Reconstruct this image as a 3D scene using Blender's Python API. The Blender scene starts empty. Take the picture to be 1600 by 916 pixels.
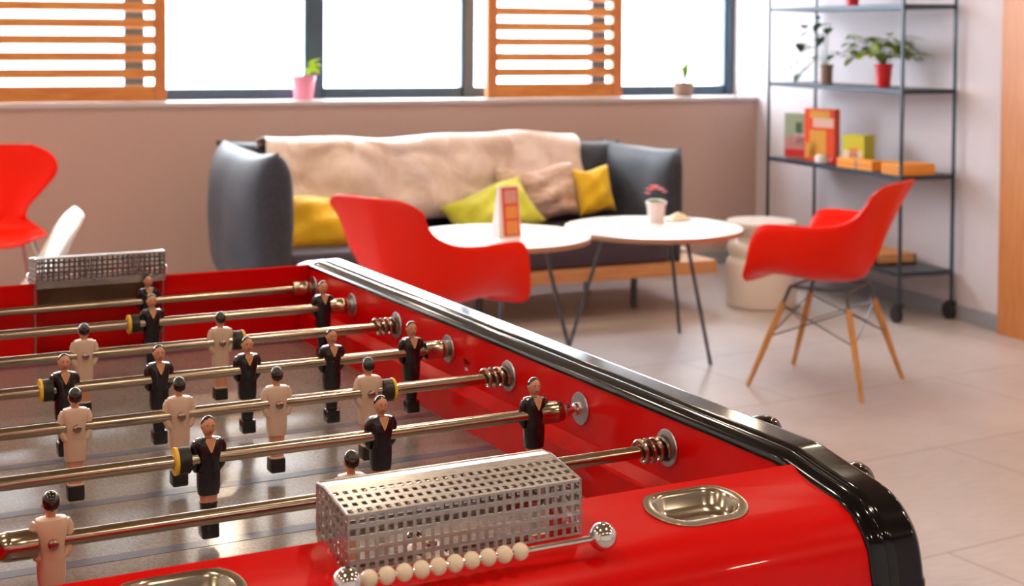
import bpy, bmesh, math, random
from mathutils import Vector, Matrix, Euler
random.seed(7)
S = bpy.context.scene
COL = S.collection
PI = math.pi

# ------------------------------------------------------------------ camera
CAM_H = 1.38
F_PX, CX, CY, PITCH, ROLL, YAW = 2269.88, 800.0, 136.68, .0347, .0061, .3624
def rot_world_to_cam():
    cp, sp, cr, sr = math.cos(PITCH), math.sin(PITCH), math.cos(ROLL), math.sin(ROLL)
    R0 = Matrix(((1,0,0),(0,0,-1),(0,1,0)))
    Rx = Matrix(((1,0,0),(0,cp,-sp),(0,sp,cp)))
    Rz = Matrix(((cr,-sr,0),(sr,cr,0),(0,0,1)))
    c, s = math.cos(YAW), math.sin(YAW)
    Wt = Matrix(((c,-s,0),(s,c,0),(0,0,1)))          # room axes -> level view axes
    return Rz @ Rx @ R0 @ Wt
Mwc = rot_world_to_cam()
right, down, fwd = Vector(Mwc[0]), Vector(Mwc[1]), Vector(Mwc[2])
cam_d = bpy.data.cameras.new('camera'); cam = bpy.data.objects.new('camera', cam_d); COL.objects.link(cam)
Mc = Matrix((right, -down, -fwd)).transposed().to_4x4(); Mc.translation = Vector((0,0,CAM_H))
cam.matrix_world = Mc
cam_d.sensor_width = 36; cam_d.lens = F_PX/1600*36
cam_d.shift_x = 0; cam_d.shift_y = -(458-CY)/1600
cam_d.clip_start = .05; cam_d.clip_end = 200
cam_d.dof.use_dof = True; cam_d.dof.focus_distance = 1.22; cam_d.dof.aperture_fstop = 12
S.camera = cam

# ------------------------------------------------------------------ world, light, exposure
W = bpy.data.worlds.new('world'); S.world = W; W.use_nodes = True
bg = W.node_tree.nodes['Background']; bg.inputs[0].default_value = (.88,.94,1,1); bg.inputs[1].default_value = 15
S.view_settings.view_transform = 'Standard'; S.view_settings.look = 'None'
S.view_settings.exposure = .36; S.view_settings.gamma = 1; S.view_settings.use_curve_mapping = False
LAMP_W = 7          # watts of each round downlight
PANELS = [(x,y) for y in (-1.2,.5,2.2,3.9,5.6,7.1) for x in (-2.2,-.5,1.2,2.9,4.1)]
for (x,y) in PANELS:
    d = bpy.data.lights.new('downlight_glow', 'AREA'); d.shape='DISK'; d.size=.13; d.energy=LAMP_W; d.color=(1,.80,.58)
    o = bpy.data.objects.new('downlight_glow', d); o.location=(x,y,2.955); COL.objects.link(o)

# ------------------------------------------------------------------ materials
MATS = {}
def mat(name, col=(.8,.8,.8), rough=.5, metal=0, coat=0, coat_rough=.03, spec=.5, sheen=0, emit=None, estr=0, trans=0, sss=0):
    if name in MATS: return MATS[name]
    m = bpy.data.materials.new(name); m.use_nodes = True
    b = m.node_tree.nodes['Principled BSDF']
    b.inputs['Base Color'].default_value = (*col,1); b.inputs['Roughness'].default_value = rough
    b.inputs['Metallic'].default_value = metal; b.inputs['Coat Weight'].default_value = coat
    b.inputs['Coat Roughness'].default_value = coat_rough; b.inputs['Specular IOR Level'].default_value = spec
    b.inputs['Sheen Weight'].default_value = sheen
    if emit: b.inputs['Emission Color'].default_value = (*emit,1); b.inputs['Emission Strength'].default_value = estr
    if sss: b.inputs['Subsurface Weight'].default_value = sss; b.inputs['Subsurface Scale'].default_value = .004
    MATS[name] = m; return m
def nz(m, scale=(1,1,1), ns=10, detail=4, stops=None, bump=0, bdist=.01, coord='Object', rough=None, distortion=0):
    """procedural noise colour, bump and roughness on material m"""
    nt = m.node_tree; N = nt.nodes; L = nt.links; b = N['Principled BSDF']
    tc = N.new('ShaderNodeTexCoord'); mp = N.new('ShaderNodeMapping'); mp.inputs['Scale'].default_value = scale
    t = N.new('ShaderNodeTexNoise'); t.inputs['Scale'].default_value = ns; t.inputs['Detail'].default_value = detail
    t.inputs['Distortion'].default_value = distortion
    L.new(tc.outputs[coord], mp.inputs[0]); L.new(mp.outputs[0], t.inputs['Vector'])
    if stops:
        r = N.new('ShaderNodeValToRGB'); e = r.color_ramp.elements
        e[0].position, e[0].color = stops[0][0], (*stops[0][1],1); e[1].position, e[1].color = stops[1][0], (*stops[1][1],1)
        for p,c in stops[2:]:
            k = e.new(p); k.color = (*c,1)
        L.new(t.outputs['Fac'], r.inputs[0]); L.new(r.outputs[0], b.inputs['Base Color'])
    if bump:
        bp = N.new('ShaderNodeBump'); bp.inputs['Strength'].default_value = bump; bp.inputs['Distance'].default_value = bdist
        L.new(t.outputs['Fac'], bp.inputs['Height']); L.new(bp.outputs[0], b.inputs['Normal'])
    if rough:
        mr = N.new('ShaderNodeMapRange'); mr.inputs['To Min'].default_value = rough[0]; mr.inputs['To Max'].default_value = rough[1]
        L.new(t.outputs['Fac'], mr.inputs[0]); L.new(mr.outputs[0], b.inputs['Roughness'])
    return m

RED = nz(mat('red_lacquer',(.66,.0,.0),.30,coat=.22,coat_rough=.03,spec=.12), ns=18, bump=.02, bdist=.002)
BLACKR = mat('black_rim_plastic',(.004,.004,.006),.10,coat=.15,coat_rough=.05,spec=.4)
CHROME = mat('polished_chrome',(.78,.76,.74),.10,1)
ROD = mat('steel_rod',(.50,.41,.31),.17,1)
SPRING = mat('spring_steel',(.42,.32,.27),.22,1)
PLATE = mat('zinc_plate',(.55,.56,.6),.35,1)
CAGE = nz(mat('brushed_cage_metal',(.46,.43,.42),.3,1), scale=(1,30,30), ns=60, rough=(.2,.38))
MBLK = mat('glossy_black_paint',(.008,.009,.014),.18,coat=.4)
HAIR = mat('black_hair_paint',(.012,.008,.009),.12,coat=.6)
CREAM = mat('cream_figure_paint',(.66,.48,.36),.32,coat=.2)
SKIN = mat('skin_figure_paint',(.60,.27,.16),.35,coat=.2)
EYE = mat('dark_feature_paint',(.06,.02,.02),.4)
TRIM = mat('gold_collar_paint',(.75,.42,.12),.35)
RUB = mat('black_bumper_rubber',(.018,.016,.016),.4)
YEL = mat('yellow_washer',(.85,.52,.03),.35)
BEAD = mat('ivory_bead',(.80,.66,.50),.22,coat=.4)
GRIP = mat('black_handle_grip',(.010,.009,.008),.14,coat=.6)
GOALB = nz(mat('goal_board',(.16,.09,.04),.6), ns=20, stops=[(.3,(.11,.06,.025)),(.7,(.2,.12,.06))])
REDSHELL = mat('red_shell_plastic',(.86,.012,.0),.38,spec=.16)
WHITESHELL = mat('white_shell_plastic',(.80,.78,.76),.35)
WHITETOP = mat('white_laminate',(.86,.86,.87),.25)
PLYEDGE = mat('birch_edge',(.42,.22,.13),.5)
DMET = mat('dark_grey_metal',(.09,.10,.12),.4,.6)
BMET = mat('black_shelf_metal',(.035,.05,.075),.4,.3)
CAST = mat('caster_rubber',(.012,.013,.02),.5)
def wood(name, c1, c2, sc, rough=.45):
    m = mat(name, c1, rough)
    return nz(m, scale=sc, ns=6, detail=6, stops=[(.35,c1),(.65,c2)], bump=.05, bdist=.002, distortion=.4)
SLAT = wood('orange_cedar',(.50,.17,.035),(.62,.25,.06),(1,8,8))
STILE = wood('orange_cedar_upright',(.46,.15,.04),(.56,.21,.06),(8,8,1))
LEGW = wood('oiled_beech',(.46,.20,.05),(.58,.28,.08),(8,8,1))
PLANK = wood('sofa_oak',(.55,.26,.10),(.66,.34,.15),(1,10,10))
PANELW = wood('orange_wall_panel',(.46,.155,.035),(.52,.19,.05),(6,6,1))
CHAR = nz(mat('charcoal_cover',(.06,.065,.085),.6,sheen=.08), ns=60, bump=.15, bdist=.003, stops=[(.3,(.018,.022,.038)),(.7,(.034,.040,.062))])
PURP = nz(mat('aubergine_mattress',(.045,.03,.055),.8,sheen=.2), ns=60, bump=.1, bdist=.003, stops=[(.3,(.045,.03,.055)),(.7,(.06,.045,.075))])
THROW = nz(mat('beige_throw',(.55,.40,.33),.42,sheen=.5), ns=6, bump=.5, bdist=.035, distortion=1.2, stops=[(.3,(.62,.47,.41)),(.7,(.80,.70,.69))])
SATIN = nz(mat('satin_pillow',(.55,.38,.30),.33,sheen=.4), scale=(1,1,2.2), ns=7, bump=.7, bdist=.03, stops=[(.35,(.46,.27,.19)),(.65,(.80,.66,.60))], distortion=.8)
MUST = nz(mat('mustard_cloth',(.85,.53,.01),.7,sheen=.3), ns=7, bump=.4, bdist=.02, stops=[(.3,(.78,.44,.004)),(.7,(.9,.62,.01))])
LIME = nz(mat('lime_cloth',(.62,.66,.03),.7,sheen=.3), ns=6, bump=.4, bdist=.02, stops=[(.3,(.50,.50,.01)),(.7,(.72,.76,.08))])
STOOLM = mat('ivory_stool_plastic',(.74,.66,.60),.3,coat=.2)
WALLB = nz(mat('mauve_brown_paint',(.36,.24,.20),.75), ns=120, bump=.08, bdist=.002, detail=2, stops=[(.3,(.485,.335,.295)),(.7,(.515,.36,.32))])
WALLG = nz(mat('pale_lilac_paint',(.50,.47,.50),.75), ns=120, bump=.08, bdist=.002, detail=2, stops=[(.3,(.56,.51,.56)),(.7,(.59,.545,.59))])
CEILM = mat('warm_tan_ceiling',(.24,.15,.08),.7)
WALLW = mat('white_plaster',(.72,.70,.68),.8)
SILLM = mat('sill_paint',(.56,.50,.50),.4)
FRAME = mat('anthracite_aluminium',(.06,.095,.135),.4,.4)  # anthracite with the blue of the window glare mixed into the base colour
BASEB = mat('grey_baseboard',(.28,.30,.36),.4)
POTR = mat('red_pot',(.62,.01,.02),.35); POTP = mat('pink_pot',(.72,.25,.36),.4); POTW = mat('white_pot',(.72,.64,.63),.4)
POTB = mat('brown_pot',(.24,.15,.11),.6); SOIL = mat('soil',(.03,.02,.012),.9)
LEAFG = nz(mat('leaf_green',(.10,.22,.02),.45), ns=20, stops=[(.3,(.10,.22,.01)),(.7,(.34,.46,.02))])
LEAFD = nz(mat('leaf_dark',(.03,.09,.05),.4), ns=20, stops=[(.3,(.02,.06,.04)),(.7,(.07,.16,.05))])
LEAFY = mat('leaf_yellow_green',(.55,.68,.03),.5); FLOW = mat('coral_petals',(.90,.10,.14),.5)
DGRID = mat('shaded_cage_grid',(.16,.15,.16),.35,.9)  # cage metal with the shade of its field-side face put into the colour
CUPM = mat('stainless_cup',(.50,.45,.37),.2,1)

# playfield: linoleum, grey brown, fine grain
FIELD = mat('playfield_linoleum',(.2,.16,.13),.2,coat=.35,coat_rough=.12)
nz(FIELD, ns=420, detail=3, stops=[(.3,(.165,.14,.13)),(.7,(.27,.245,.245))], rough=(.22,.28))
LINE = mat('playfield_line_blue',(.10,.12,.19),.25,coat=.3,coat_rough=.1)

def floor_mat():
    m = mat('concrete_look_tiles',(.4,.36,.35),.45); nt = m.node_tree; N = nt.nodes; L = nt.links; b = N['Principled BSDF']
    tc = N.new('ShaderNodeTexCoord'); mp = N.new('ShaderNodeMapping'); mp.inputs['Rotation'].default_value=(0,0,-.16)
    mp.inputs['Location'].default_value=(.05,.20,0)
    br = N.new('ShaderNodeTexBrick'); br.inputs['Scale'].default_value=1; br.inputs['Brick Width'].default_value=1.5
    br.inputs['Row Height'].default_value=.74; br.inputs['Mortar Size'].default_value=.006; br.inputs['Mortar Smooth'].default_value=.6
    br.inputs['Color1'].default_value=(1,1,1,1); br.inputs['Color2'].default_value=(.93,.92,.91,1); br.inputs['Mortar'].default_value=(.62,.56,.52,1)
    L.new(tc.outputs['Object'], mp.inputs[0]); L.new(mp.outputs[0], br.inputs['Vector'])
    m2 = N.new('ShaderNodeMapping'); m2.inputs['Scale'].default_value=(1.2,14,1); m2.inputs['Rotation'].default_value=(0,0,.45)
    n1 = N.new('ShaderNodeTexNoise'); n1.inputs['Scale'].default_value=9; n1.inputs['Detail'].default_value=6
    n2 = N.new('ShaderNodeTexNoise'); n2.inputs['Scale'].default_value=1.3; n2.inputs['Detail'].default_value=4
    L.new(tc.outputs['Object'], m2.inputs[0]); L.new(m2.outputs[0], n1.inputs['Vector']); L.new(tc.outputs['Object'], n2.inputs['Vector'])
    mx = N.new('ShaderNodeMix'); mx.data_type='FLOAT'; mx.inputs[0].default_value=.5
    L.new(n1.outputs['Fac'], mx.inputs[2]); L.new(n2.outputs['Fac'], mx.inputs[3])
    r = N.new('ShaderNodeValToRGB'); e = r.color_ramp.elements
    e[0].position=.34; e[0].color=(.36,.31,.31,1); e[1].position=.66; e[1].color=(.56,.51,.52,1)
    L.new(mx.outputs[0], r.inputs[0])
    mul = N.new('ShaderNodeMix'); mul.data_type='RGBA'; mul.blend_type='MULTIPLY'; mul.inputs[0].default_value=1
    L.new(r.outputs[0], mul.inputs[6]); L.new(br.outputs['Color'], mul.inputs[7]); L.new(mul.outputs[2], b.inputs['Base Color'])
    mr = N.new('ShaderNodeMapRange'); mr.inputs['To Min'].default_value=.24; mr.inputs['To Max'].default_value=.42
    L.new(n1.outputs['Fac'], mr.inputs[0]); L.new(mr.outputs[0], b.inputs['Roughness'])
    return m
FLOORM = floor_mat()

def glass_mat():
    m = bpy.data.materials.new('window_glass'); m.use_nodes=True; nt=m.node_tree; N=nt.nodes; L=nt.links
    for n in list(N): N.remove(n)
    o=N.new('ShaderNodeOutputMaterial'); t=N.new('ShaderNodeBsdfTransparent'); t.inputs[0].default_value=(.96,.98,.98,1)
    g=N.new('ShaderNodeBsdfGlossy'); g.inputs['Roughness'].default_value=.02
    lw=N.new('ShaderNodeLayerWeight'); lw.inputs[0].default_value=.5
    pw=N.new('ShaderNodeMath'); pw.operation='POWER'; pw.inputs[1].default_value=5; L.new(lw.outputs['Facing'],pw.inputs[0])
    fr=N.new('ShaderNodeMath'); fr.operation='MULTIPLY_ADD'; fr.inputs[1].default_value=.9; fr.inputs[2].default_value=.04; L.new(pw.outputs[0],fr.inputs[0]); mx=N.new('ShaderNodeMixShader')
    L.new(fr.outputs[0],mx.inputs[0]); L.new(t.outputs[0],mx.inputs[1]); L.new(g.outputs[0],mx.inputs[2]); L.new(mx.outputs[0],o.inputs[0])
    return m
GLASS = glass_mat()

# ------------------------------------------------------------------ mesh helpers
class MB:
    def __init__(s): s.v=[]; s.f=[]; s.m=[]
    def add(s, vs, fs, mi=0):
        o=len(s.v); s.v += [tuple(v) for v in vs]; s.f += [tuple(i+o for i in f) for f in fs]; s.m += [mi]*len(fs); return s
    def box(s, x0,x1,y0,y1,z0,z1, mi=0):
        return s.add([(x0,y0,z0),(x1,y0,z0),(x1,y1,z0),(x0,y1,z0),(x0,y0,z1),(x1,y0,z1),(x1,y1,z1),(x0,y1,z1)],
            [(0,3,2,1),(4,5,6,7),(0,1,5,4),(1,2,6,5),(2,3,7,6),(3,0,4,7)], mi)
    def obox(s, c, sx, sy, sz, rz=0, mi=0, rx=0):
        M = Matrix.Translation(c) @ Matrix.Rotation(rz,4,'Z') @ Matrix.Rotation(rx,4,'X')
        vs=[M@Vector((a*sx/2,b*sy/2,d*sz/2)) for d in(-1,1) for a,b in((-1,-1),(1,-1),(1,1),(-1,1))]
        return s.add(vs,[(0,3,2,1),(4,5,6,7),(0,1,5,4),(1,2,6,5),(2,3,7,6),(3,0,4,7)],mi)
    def rings(s, rings, cap0=True, cap1=True, mi=0, closed=True):
        n=len(rings[0]); vs=[p for r in rings for p in r]; fs=[]
        for i in range(len(rings)-1):
            for j in range(n if closed else n-1):
                k=(j+1)%n; fs.append((i*n+j,i*n+k,(i+1)*n+k,(i+1)*n+j))
        if cap0: fs.append(tuple(range(n))[::-1])
        if cap1: fs.append(tuple((len(rings)-1)*n+j for j in range(n)))
        return s.add(vs,fs,mi)
    def tube(s, pts, rad, n=12, mi=0, closed=False):
        pts=[Vector(p) for p in pts]; R=rad if isinstance(rad,(list,tuple)) else [rad]*len(pts)
        d=(pts[1]-pts[0]).normalized(); up=Vector((0,0,1)) if abs(d.z)<.9 else Vector((1,0,0)); nrm=(up-d*up.dot(d)).normalized(); out=[]
        for i,p in enumerate(pts):
            t=((pts[min(i+1,len(pts)-1)]-pts[max(i-1,0)])).normalized(); nrm=(nrm-t*nrm.dot(t)).normalized(); b=t.cross(nrm)
            out.append([p+(nrm*math.cos(a)+b*math.sin(a))*R[i] for a in [2*PI*k/n for k in range(n)]])
        return s.rings(out,mi=mi)
    def lathe(s, prof, n=32, c=(0,0,0), axis='Z', mi=0, cap0=True, cap1=True):
        out=[]
        for r,h in prof:
            ring=[]
            for k in range(n):
                a=2*PI*k/n; x,y=r*math.cos(a),r*math.sin(a)
                p={'Z':(x,y,h),'X':(h,x,y),'Y':(y,h,x)}[axis]
                ring.append((p[0]+c[0],p[1]+c[1],p[2]+c[2]))
            out.append(ring)
        return s.rings(out,cap0,cap1,mi)
    def ball(s, c, r, n=20, mi=0, sc=(1,1,1)):
        prof=[(max(1e-5,math.sin(PI*i/(n//2))),-math.cos(PI*i/(n//2))) for i in range(n//2+1)]
        o=len(s.v); s.lathe(prof,n,mi=mi,cap0=False,cap1=False)
        for i in range(o,len(s.v)):
            v=s.v[i]; s.v[i]=(c[0]+v[0]*r*sc[0],c[1]+v[1]*r*sc[1],c[2]+v[2]*r*sc[2])
        return s
    def xf(s, M):
        s.v=[tuple(M@Vector(v)) for v in s.v]; return s
    def build(s, name, mats, parent=None, smooth=True, angle=35, bevel=0, loc=None, fix=True):
        me=bpy.data.meshes.new(name); me.from_pydata(s.v,[],s.f)
        if not isinstance(mats,(list,tuple)): mats=[mats]
        for m in mats: me.materials.append(m)
        me.polygons.foreach_set('material_index', s.m); me.validate()
        bm=bmesh.new(); bm.from_mesh(me); bmesh.ops.remove_doubles(bm,verts=bm.verts,dist=1e-6)
        if fix: bmesh.ops.recalc_face_normals(bm,faces=bm.faces)
        if bevel:
            es=[e for e in bm.edges if len(e.link_faces)==2 and e.calc_face_angle(0)>math.radians(40)]
            bmesh.ops.bevel(bm,geom=es,offset=bevel,segments=2,profile=.6,affect='EDGES')
        bm.to_mesh(me); bm.free()
        if smooth:
            me.polygons.foreach_set('use_smooth',[True]*len(me.polygons)); me.set_sharp_from_angle(angle=math.radians(angle))
        o=bpy.data.objects.new(name,me); COL.objects.link(o)
        if parent: o.parent=parent
        if loc: o.location=loc
        return o
def empty(name, loc, rz=0, label=None, cat=None, group=None):
    o=bpy.data.objects.new(name,None); COL.objects.link(o); o.location=loc; o.rotation_euler=(0,0,rz); o.empty_display_size=.05
    tag(o,label,cat,group); return o
def tag(o,label=None,cat=None,group=None,kind=None):
    if label: o['label']=label
    if cat: o['category']=cat
    if group: o['group']=group
    if kind: o['kind']=kind
    return o
def struct(name, mb, m, parent=None, **k):
    o=mb.build(name,m,parent,**k)
    if not parent: o['kind']='structure'
    return o
def subsurf(o, lv=2):
    md=o.modifiers.new('s','SUBSURF'); md.levels=lv; md.render_levels=lv; return o
def solid(o, t, off=0):
    md=o.modifiers.new('t','SOLIDIFY'); md.thickness=t; md.offset=off; return o
def cut(o, cutter_mb):
    c=cutter_mb.build('cutter',RED,None,smooth=False); c.parent=o.parent
    md=o.modifiers.new('b','BOOLEAN'); md.object=c; md.operation='DIFFERENCE'; md.solver='EXACT'
    dg=bpy.context.evaluated_depsgraph_get(); dg.update()
    me=bpy.data.meshes.new_from_object(o.evaluated_get(dg)); o.modifiers.clear(); old=o.data; o.data=me
    me.set_sharp_from_angle(angle=math.radians(30))
    cm=c.data; bpy.data.objects.remove(c); bpy.data.meshes.remove(cm); bpy.data.meshes.remove(old)
def cr(P, t):
    """Catmull-Rom through list of Vectors, t in 0..len-1"""
    i=min(int(t),len(P)-2); u=t-i; p0=P[max(i-1,0)]; p1=P[i]; p2=P[i+1]; p3=P[min(i+2,len(P)-1)]
    return .5*((2*p1)+(p2-p0)*u+(2*p0-5*p1+4*p2-p3)*u*u+(3*p1-p0-3*p2+p3)*u**3)

# ================================================================== ROOM
XR=4.59; YW=7.84; YG=8.16; XL=-3.2; YB=-3.0; ZC=3.0
struct('floor', MB().box(XL-.2,XR+.3,YB-.2,YW+.6,-.1,0), FLOORM, smooth=False)
struct('ceiling', MB().box(XL-.2,XR+.3,YB-.2,YW+.6,ZC,ZC+.1), CEILM, smooth=False)
struct('wall_left', MB().box(XL-.2,XL,YB-.2,YW+.4,0,ZC), WALLW, smooth=False)
struct('wall_back', MB().box(XL,XR+.3,YB-.2,YB,0,ZC), WALLW, smooth=False)
struct('wall_right', MB().box(XR,XR+.2,YB,YW+.6,0,ZC), WALLG, smooth=False)
mb=MB(); mb.box(XL,XR,YW,YW+.40,0,1.0); mb.box(XL,XR,YG-.05,YW+.40,2.66,ZC)
struct('wall_front', mb, WALLB, smooth=False)
struct('trim_1', MB().box(XL,XR,YW-.012,YG,1.0,1.022), SILLM, smooth=False)       # window sill board
struct('baseboard_right', MB().box(XR-.014,XR,5.54,YW,0,.075), BASEB, smooth=False)
struct('baseboard_front', MB().box(XL,XR,YW-.014,YW,0,.075), BASEB, smooth=False)
struct('trim_2', MB().box(XR-.045,XR,3.4,5.535,0,ZC), PANELW, smooth=False)      # orange timber lining of the right wall
# windows between mullions
mull=[(-3.2,-3.1),(-1.6,-1.5),(.84,.925),(1.835,1.925),(2.775,2.835),(3.62,3.69),(4.535,4.59)]
for i in range(len(mull)-1):
    x0=mull[i][1] if i else mull[i][1]; x1=mull[i+1][0]
    w=bpy.data.objects.new('window_%d'%(i+1),None); COL.objects.link(w); w.location=((x0+x1)/2,YG,1.02); w['kind']='structure'
    h=(x1-x0)/2; m=MB()
    a,b=-h,h
    m.box(a,b,-.02,.04,0,.062); m.box(a,b,-.02,.04,1.58,1.64); m.box(a,a+.012,-.02,.04,0,1.64); m.box(b-.012,b,-.02,.04,0,1.64)
    m.build('window_frame',FRAME,w,smooth=False)
    MB().box(a+.01,b-.01,.004,.010,.05,1.60).build('pane',GLASS,w,smooth=False)
for i,(a,b) in enumerate(mull):
    struct('trim_%d'%(i+3), MB().box(a,b,YG-.03,YG+.06,1.02,2.67), FRAME, smooth=False)

# ceiling panels (lamps)
LAMPM = mat('lamp_diffuser',(.9,.9,.88),.5,emit=(1,.82,.6),estr=6)
for i,(x,y) in enumerate(PANELS):
    e=empty('ceiling_downlight',(x,y,ZC),0,'small round downlight recessed in the warm tan ceiling','lamp','ceiling downlights')
    MB().lathe([(.085,0),(.085,-.012),(.070,-.012),(.068,-.004),(.068,0)],24).build('lamp_ring',WALLW,e)
# street side: pale building and paving seen through the panes
OUTW=mat('pale_render',(.85,.86,.9),.8); OUTG=mat('pale_paving',(.8,.8,.8),.8); OUTB=mat('pale_blue_shutters',(.62,.66,.82),.6)
tag(MB().box(-30,50,8.5,60,-.6,-.5).build('street_paving',OUTG,smooth=False),kind='structure')
e=empty('building',(9,34,-.5),0,'pale overexposed building across the street seen through the windows','building')
MB().box(-14,16,0,6,0,5).build('facade',OUTW,e,smooth=False)
for x in (-11,-6.5,-2,2.5,7,11.5):
    MB().box(x,x+1.1,-.12,0,.9,4.2).build('window_strip',OUTB,e,smooth=False)

# ------------------------------------------------------------------ sliding slatted shutters
def shutter(x0,x1,label):
    e=empty('slatted_shutter',((x0+x1)/2,YW+.09,1.025),0,label,'shutter','slatted timber shutters')
    h=(x1-x0)/2; H=1.28
    for s in(-1,1):
        MB().box(s*h-(.062 if s>0 else 0),s*h+(.062 if s<0 else 0),-.025,.025,0,H).build('stile',STILE,e,smooth=False,bevel=.003)
    MB().box(-h+.062,h-.062,-.02,.02,.0,.085).build('bottom_rail',SLAT,e,smooth=False)
    MB().box(-h+.062,h-.062,-.02,.02,H-.085,H).build('top_rail',SLAT,e,smooth=False)
    z=.085+.052
    while z<H-.13:
        MB().obox((0,0,z+.012),2*h-.124,.036,.047,0,0,rx=-.2).build('slat',SLAT,e,smooth=False,bevel=.003)
        z+=.0885
    return e
shutter(-.62,1.024,'orange slatted timber shutter at the left edge above the red lounge chair')
shutter(2.845,3.705,'orange slatted timber shutter in the middle of the window row above the sofa')

# ================================================================== FOOSBALL TABLE
TA=.4831-.3624
Uv=Vector((math.cos(TA),math.sin(TA),0)); Vv=Vector((-math.sin(TA),math.cos(TA),0))
UC,VC=.425,1.4725
T0=Uv*UC+Vv*VC
HW=.305; WV=.5615; ZF=.934; ZT=1.0415; ZR=1.010     # half inner width, inner end wall, field, top, rod axis
table=empty('foosball_table',T0,TA,'glossy red foosball table with black rim and grey playfield in the foreground','foosball table')
prof=[(.6615,.70),(.6615,.95),(.6595,.976),(.654,1.0005),(.6465,1.0125),(.635,1.0225),(.62,1.0285),(.59,1.0335),(.56,1.039),(.545,1.0413)]
prof_full=[(-a,z) for a,z in prof]+[(-.52,ZT+.0002),(-.48,ZT+.0004),(-.3,ZT+.0005),(0,ZT+.0007),(.3,ZT+.0005),(.48,ZT+.0004),(.52,ZT+.0002)]+[(a,z) for a,z in prof[::-1]]   # y,z along the long side
# side walls
for s in(-1,1):
    poly=prof_full
    a,b=(HW,HW+.037) if s>0 else (-HW-.037,-HW)
    side=MB().rings([[(a,y,z) for y,z in poly],[(b,y,z) for y,z in poly]]).build('side_wall',RED,table)
    x0,x1,x2=s*HW,s*(HW-.017),s*(HW)
    MB().rings([[(x0,y,ZF),(x1,y,ZF),(x1,y,.972),(x0+s*.001,y,.980)] for y in(-WV,WV)]).build('ledge',RED,table,smooth=False)
# end panels with goal mouth and cup holes
def stadium(cx,cy,lx,ly,z,n=24):
    out=[]; r=ly; q=lx-r
    for k in range(n):
        a=2*PI*k/n; c_,s_=math.cos(a),math.sin(a)
        out.append((cx+(q if c_>1e-9 else -q)+r*c_, cy+r*s_, z))
    return out
CUPX=.1925; CUPY=.5925
for s in(-1,1):
    poly=[(s*WV,.70),(s*WV,ZT-.002),(s*(WV+.0012),ZT)]+[(s*y,z) for y,z in [(.575,1.0372)]+[p for p in prof[::-1] if p[0]>.585]]
    pan=MB().rings([[(x,y,z) for y,z in poly] for x in(-HW,HW)]).build('end_panel',RED,table,angle=30)
    m=MB().box(-.083,.083,*(sorted((s*(WV-.02),s*(WV+.040)))),ZF,1.07)
    cut(pan,m)
    for sx in(-1,1):
        cut(pan,MB().rings([stadium(sx*CUPX,s*CUPY,.0375,.0225,z) for z in(1.012,1.08)]))
    MB().box(-.083,.083,*(sorted((s*(WV+.037),s*(WV+.0398)))),.998,1.0310).build('goal_board',GOALB,table,smooth=False)
    if s>0: MB().box(-.0835,.0835,*(sorted((s*(WV+.0002),s*(WV+.004)))),1.0345,1.0412).build('crossbar',RED,table,smooth=False)
    MB().box(-.083,.083,*(sorted((s*WV,s*(WV+.040)))),ZF+.0,ZF+.002).build('goal_floor_shade',MBLK,table,smooth=False)  # black sheet standing in for the shadow inside the goal
    for sx in(-1,1):
        # shallow stainless cup: flange ring, bowl
        tilt=.0
        R=[]
        for (g,dz) in((.0072,.0003),(.0066,.0013),(.0012,.0016),(.0000,.0011),(-.0014,-.0012),(-.0036,-.0080),(-.0075,-.0120),(-.0125,-.0134)):
            R.append([(x,y,1.0332+dz-(abs(y)-CUPY)*.18) for x,y,_ in stadium(sx*CUPX,s*CUPY,.0345+g,.0205+g,0,40)])
        cup=MB().rings(R,cap0=False).build('ball_cup',CUPM,table,angle=32)
        solid(cup,.0006,0)
# playfield and lines
MB().box(-HW+.001,HW-.001,-WV,WV,ZF-.012,ZF).build('playfield',FIELD,table,smooth=False)
lm=MB()
for k in range(-4,4):
    v=(k+.5)*.155
    lm.box(-HW+.018,HW-.018,v-.008,v+.008,ZF,ZF+.0003)
lm.build('playfield_lines',LINE,table,smooth=False)
MB().box(-HW-.03,HW+.03,-.655,.655,.70,.72).build('underside',MBLK,table,smooth=False)
# legs
for sx in(-1,1):
    for sy in(-1,1):
        MB().rings([[(sx*(.285+d)+dx,sy*(.58+d*.6)+dy,z) for dx,dy in((-w,-w),(w,-w),(w,w),(-w,w))] for z,w,d in((0,.022,.03),(.70,.038,0))]).build('table_leg',MBLK,table,smooth=False,bevel=.004)
# black rim along each long side, bent down at both ends
def arc_profile():
    pts=[Vector((y,z)) for y,z in prof_full]
    pts=[Vector((pts[0].x,.30))]+pts+[Vector((pts[-1].x,.30))]
    # resample smooth
    out=[pts[0]]
    for i in range(len(pts)-1):
        n=1 if (pts[i+1]-pts[i]).length>.035 else 3
        for k in range(1,n+1): out.append(cr(pts,i+k/n) if n>1 else pts[i+1])
    return out
path=arc_profile()
sect=[(.0,-.004),(.0003,.0004),(.0018,.0026),(.0050,.0050),(.0090,.0068),(.0115,.0073),(.0124,.0070),(.0130,.0062),(.0138,.0066),(.0148,.0078),(.0160,.0086),(.0172,.0090),(.0182,.0091),(.0195,.0091),(.0385,.0091),(.0398,.0091),(.0410,.0089),(.0425,.0083),(.0465,.0050),(.0485,-.003),(.0485,-.032),(.0375,-.032),(.0375,-.004)]
for s in(-1,1):
    R=[]
    for i,p in enumerate(path):
        t=(path[min(i+1,len(path)-1)]-path[max(i-1,0)]).normalized(); n=Vector((-t.y,t.x))
        if n.dot(p-Vector((0,.80)))<0: n=-n
        R.append([(s*(HW-.0015+a), p.x+n.x*b, p.y+n.y*b) for a,b in sect])
    MB().rings(R).build('black_rim',BLACKR,table,angle=60)
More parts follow.
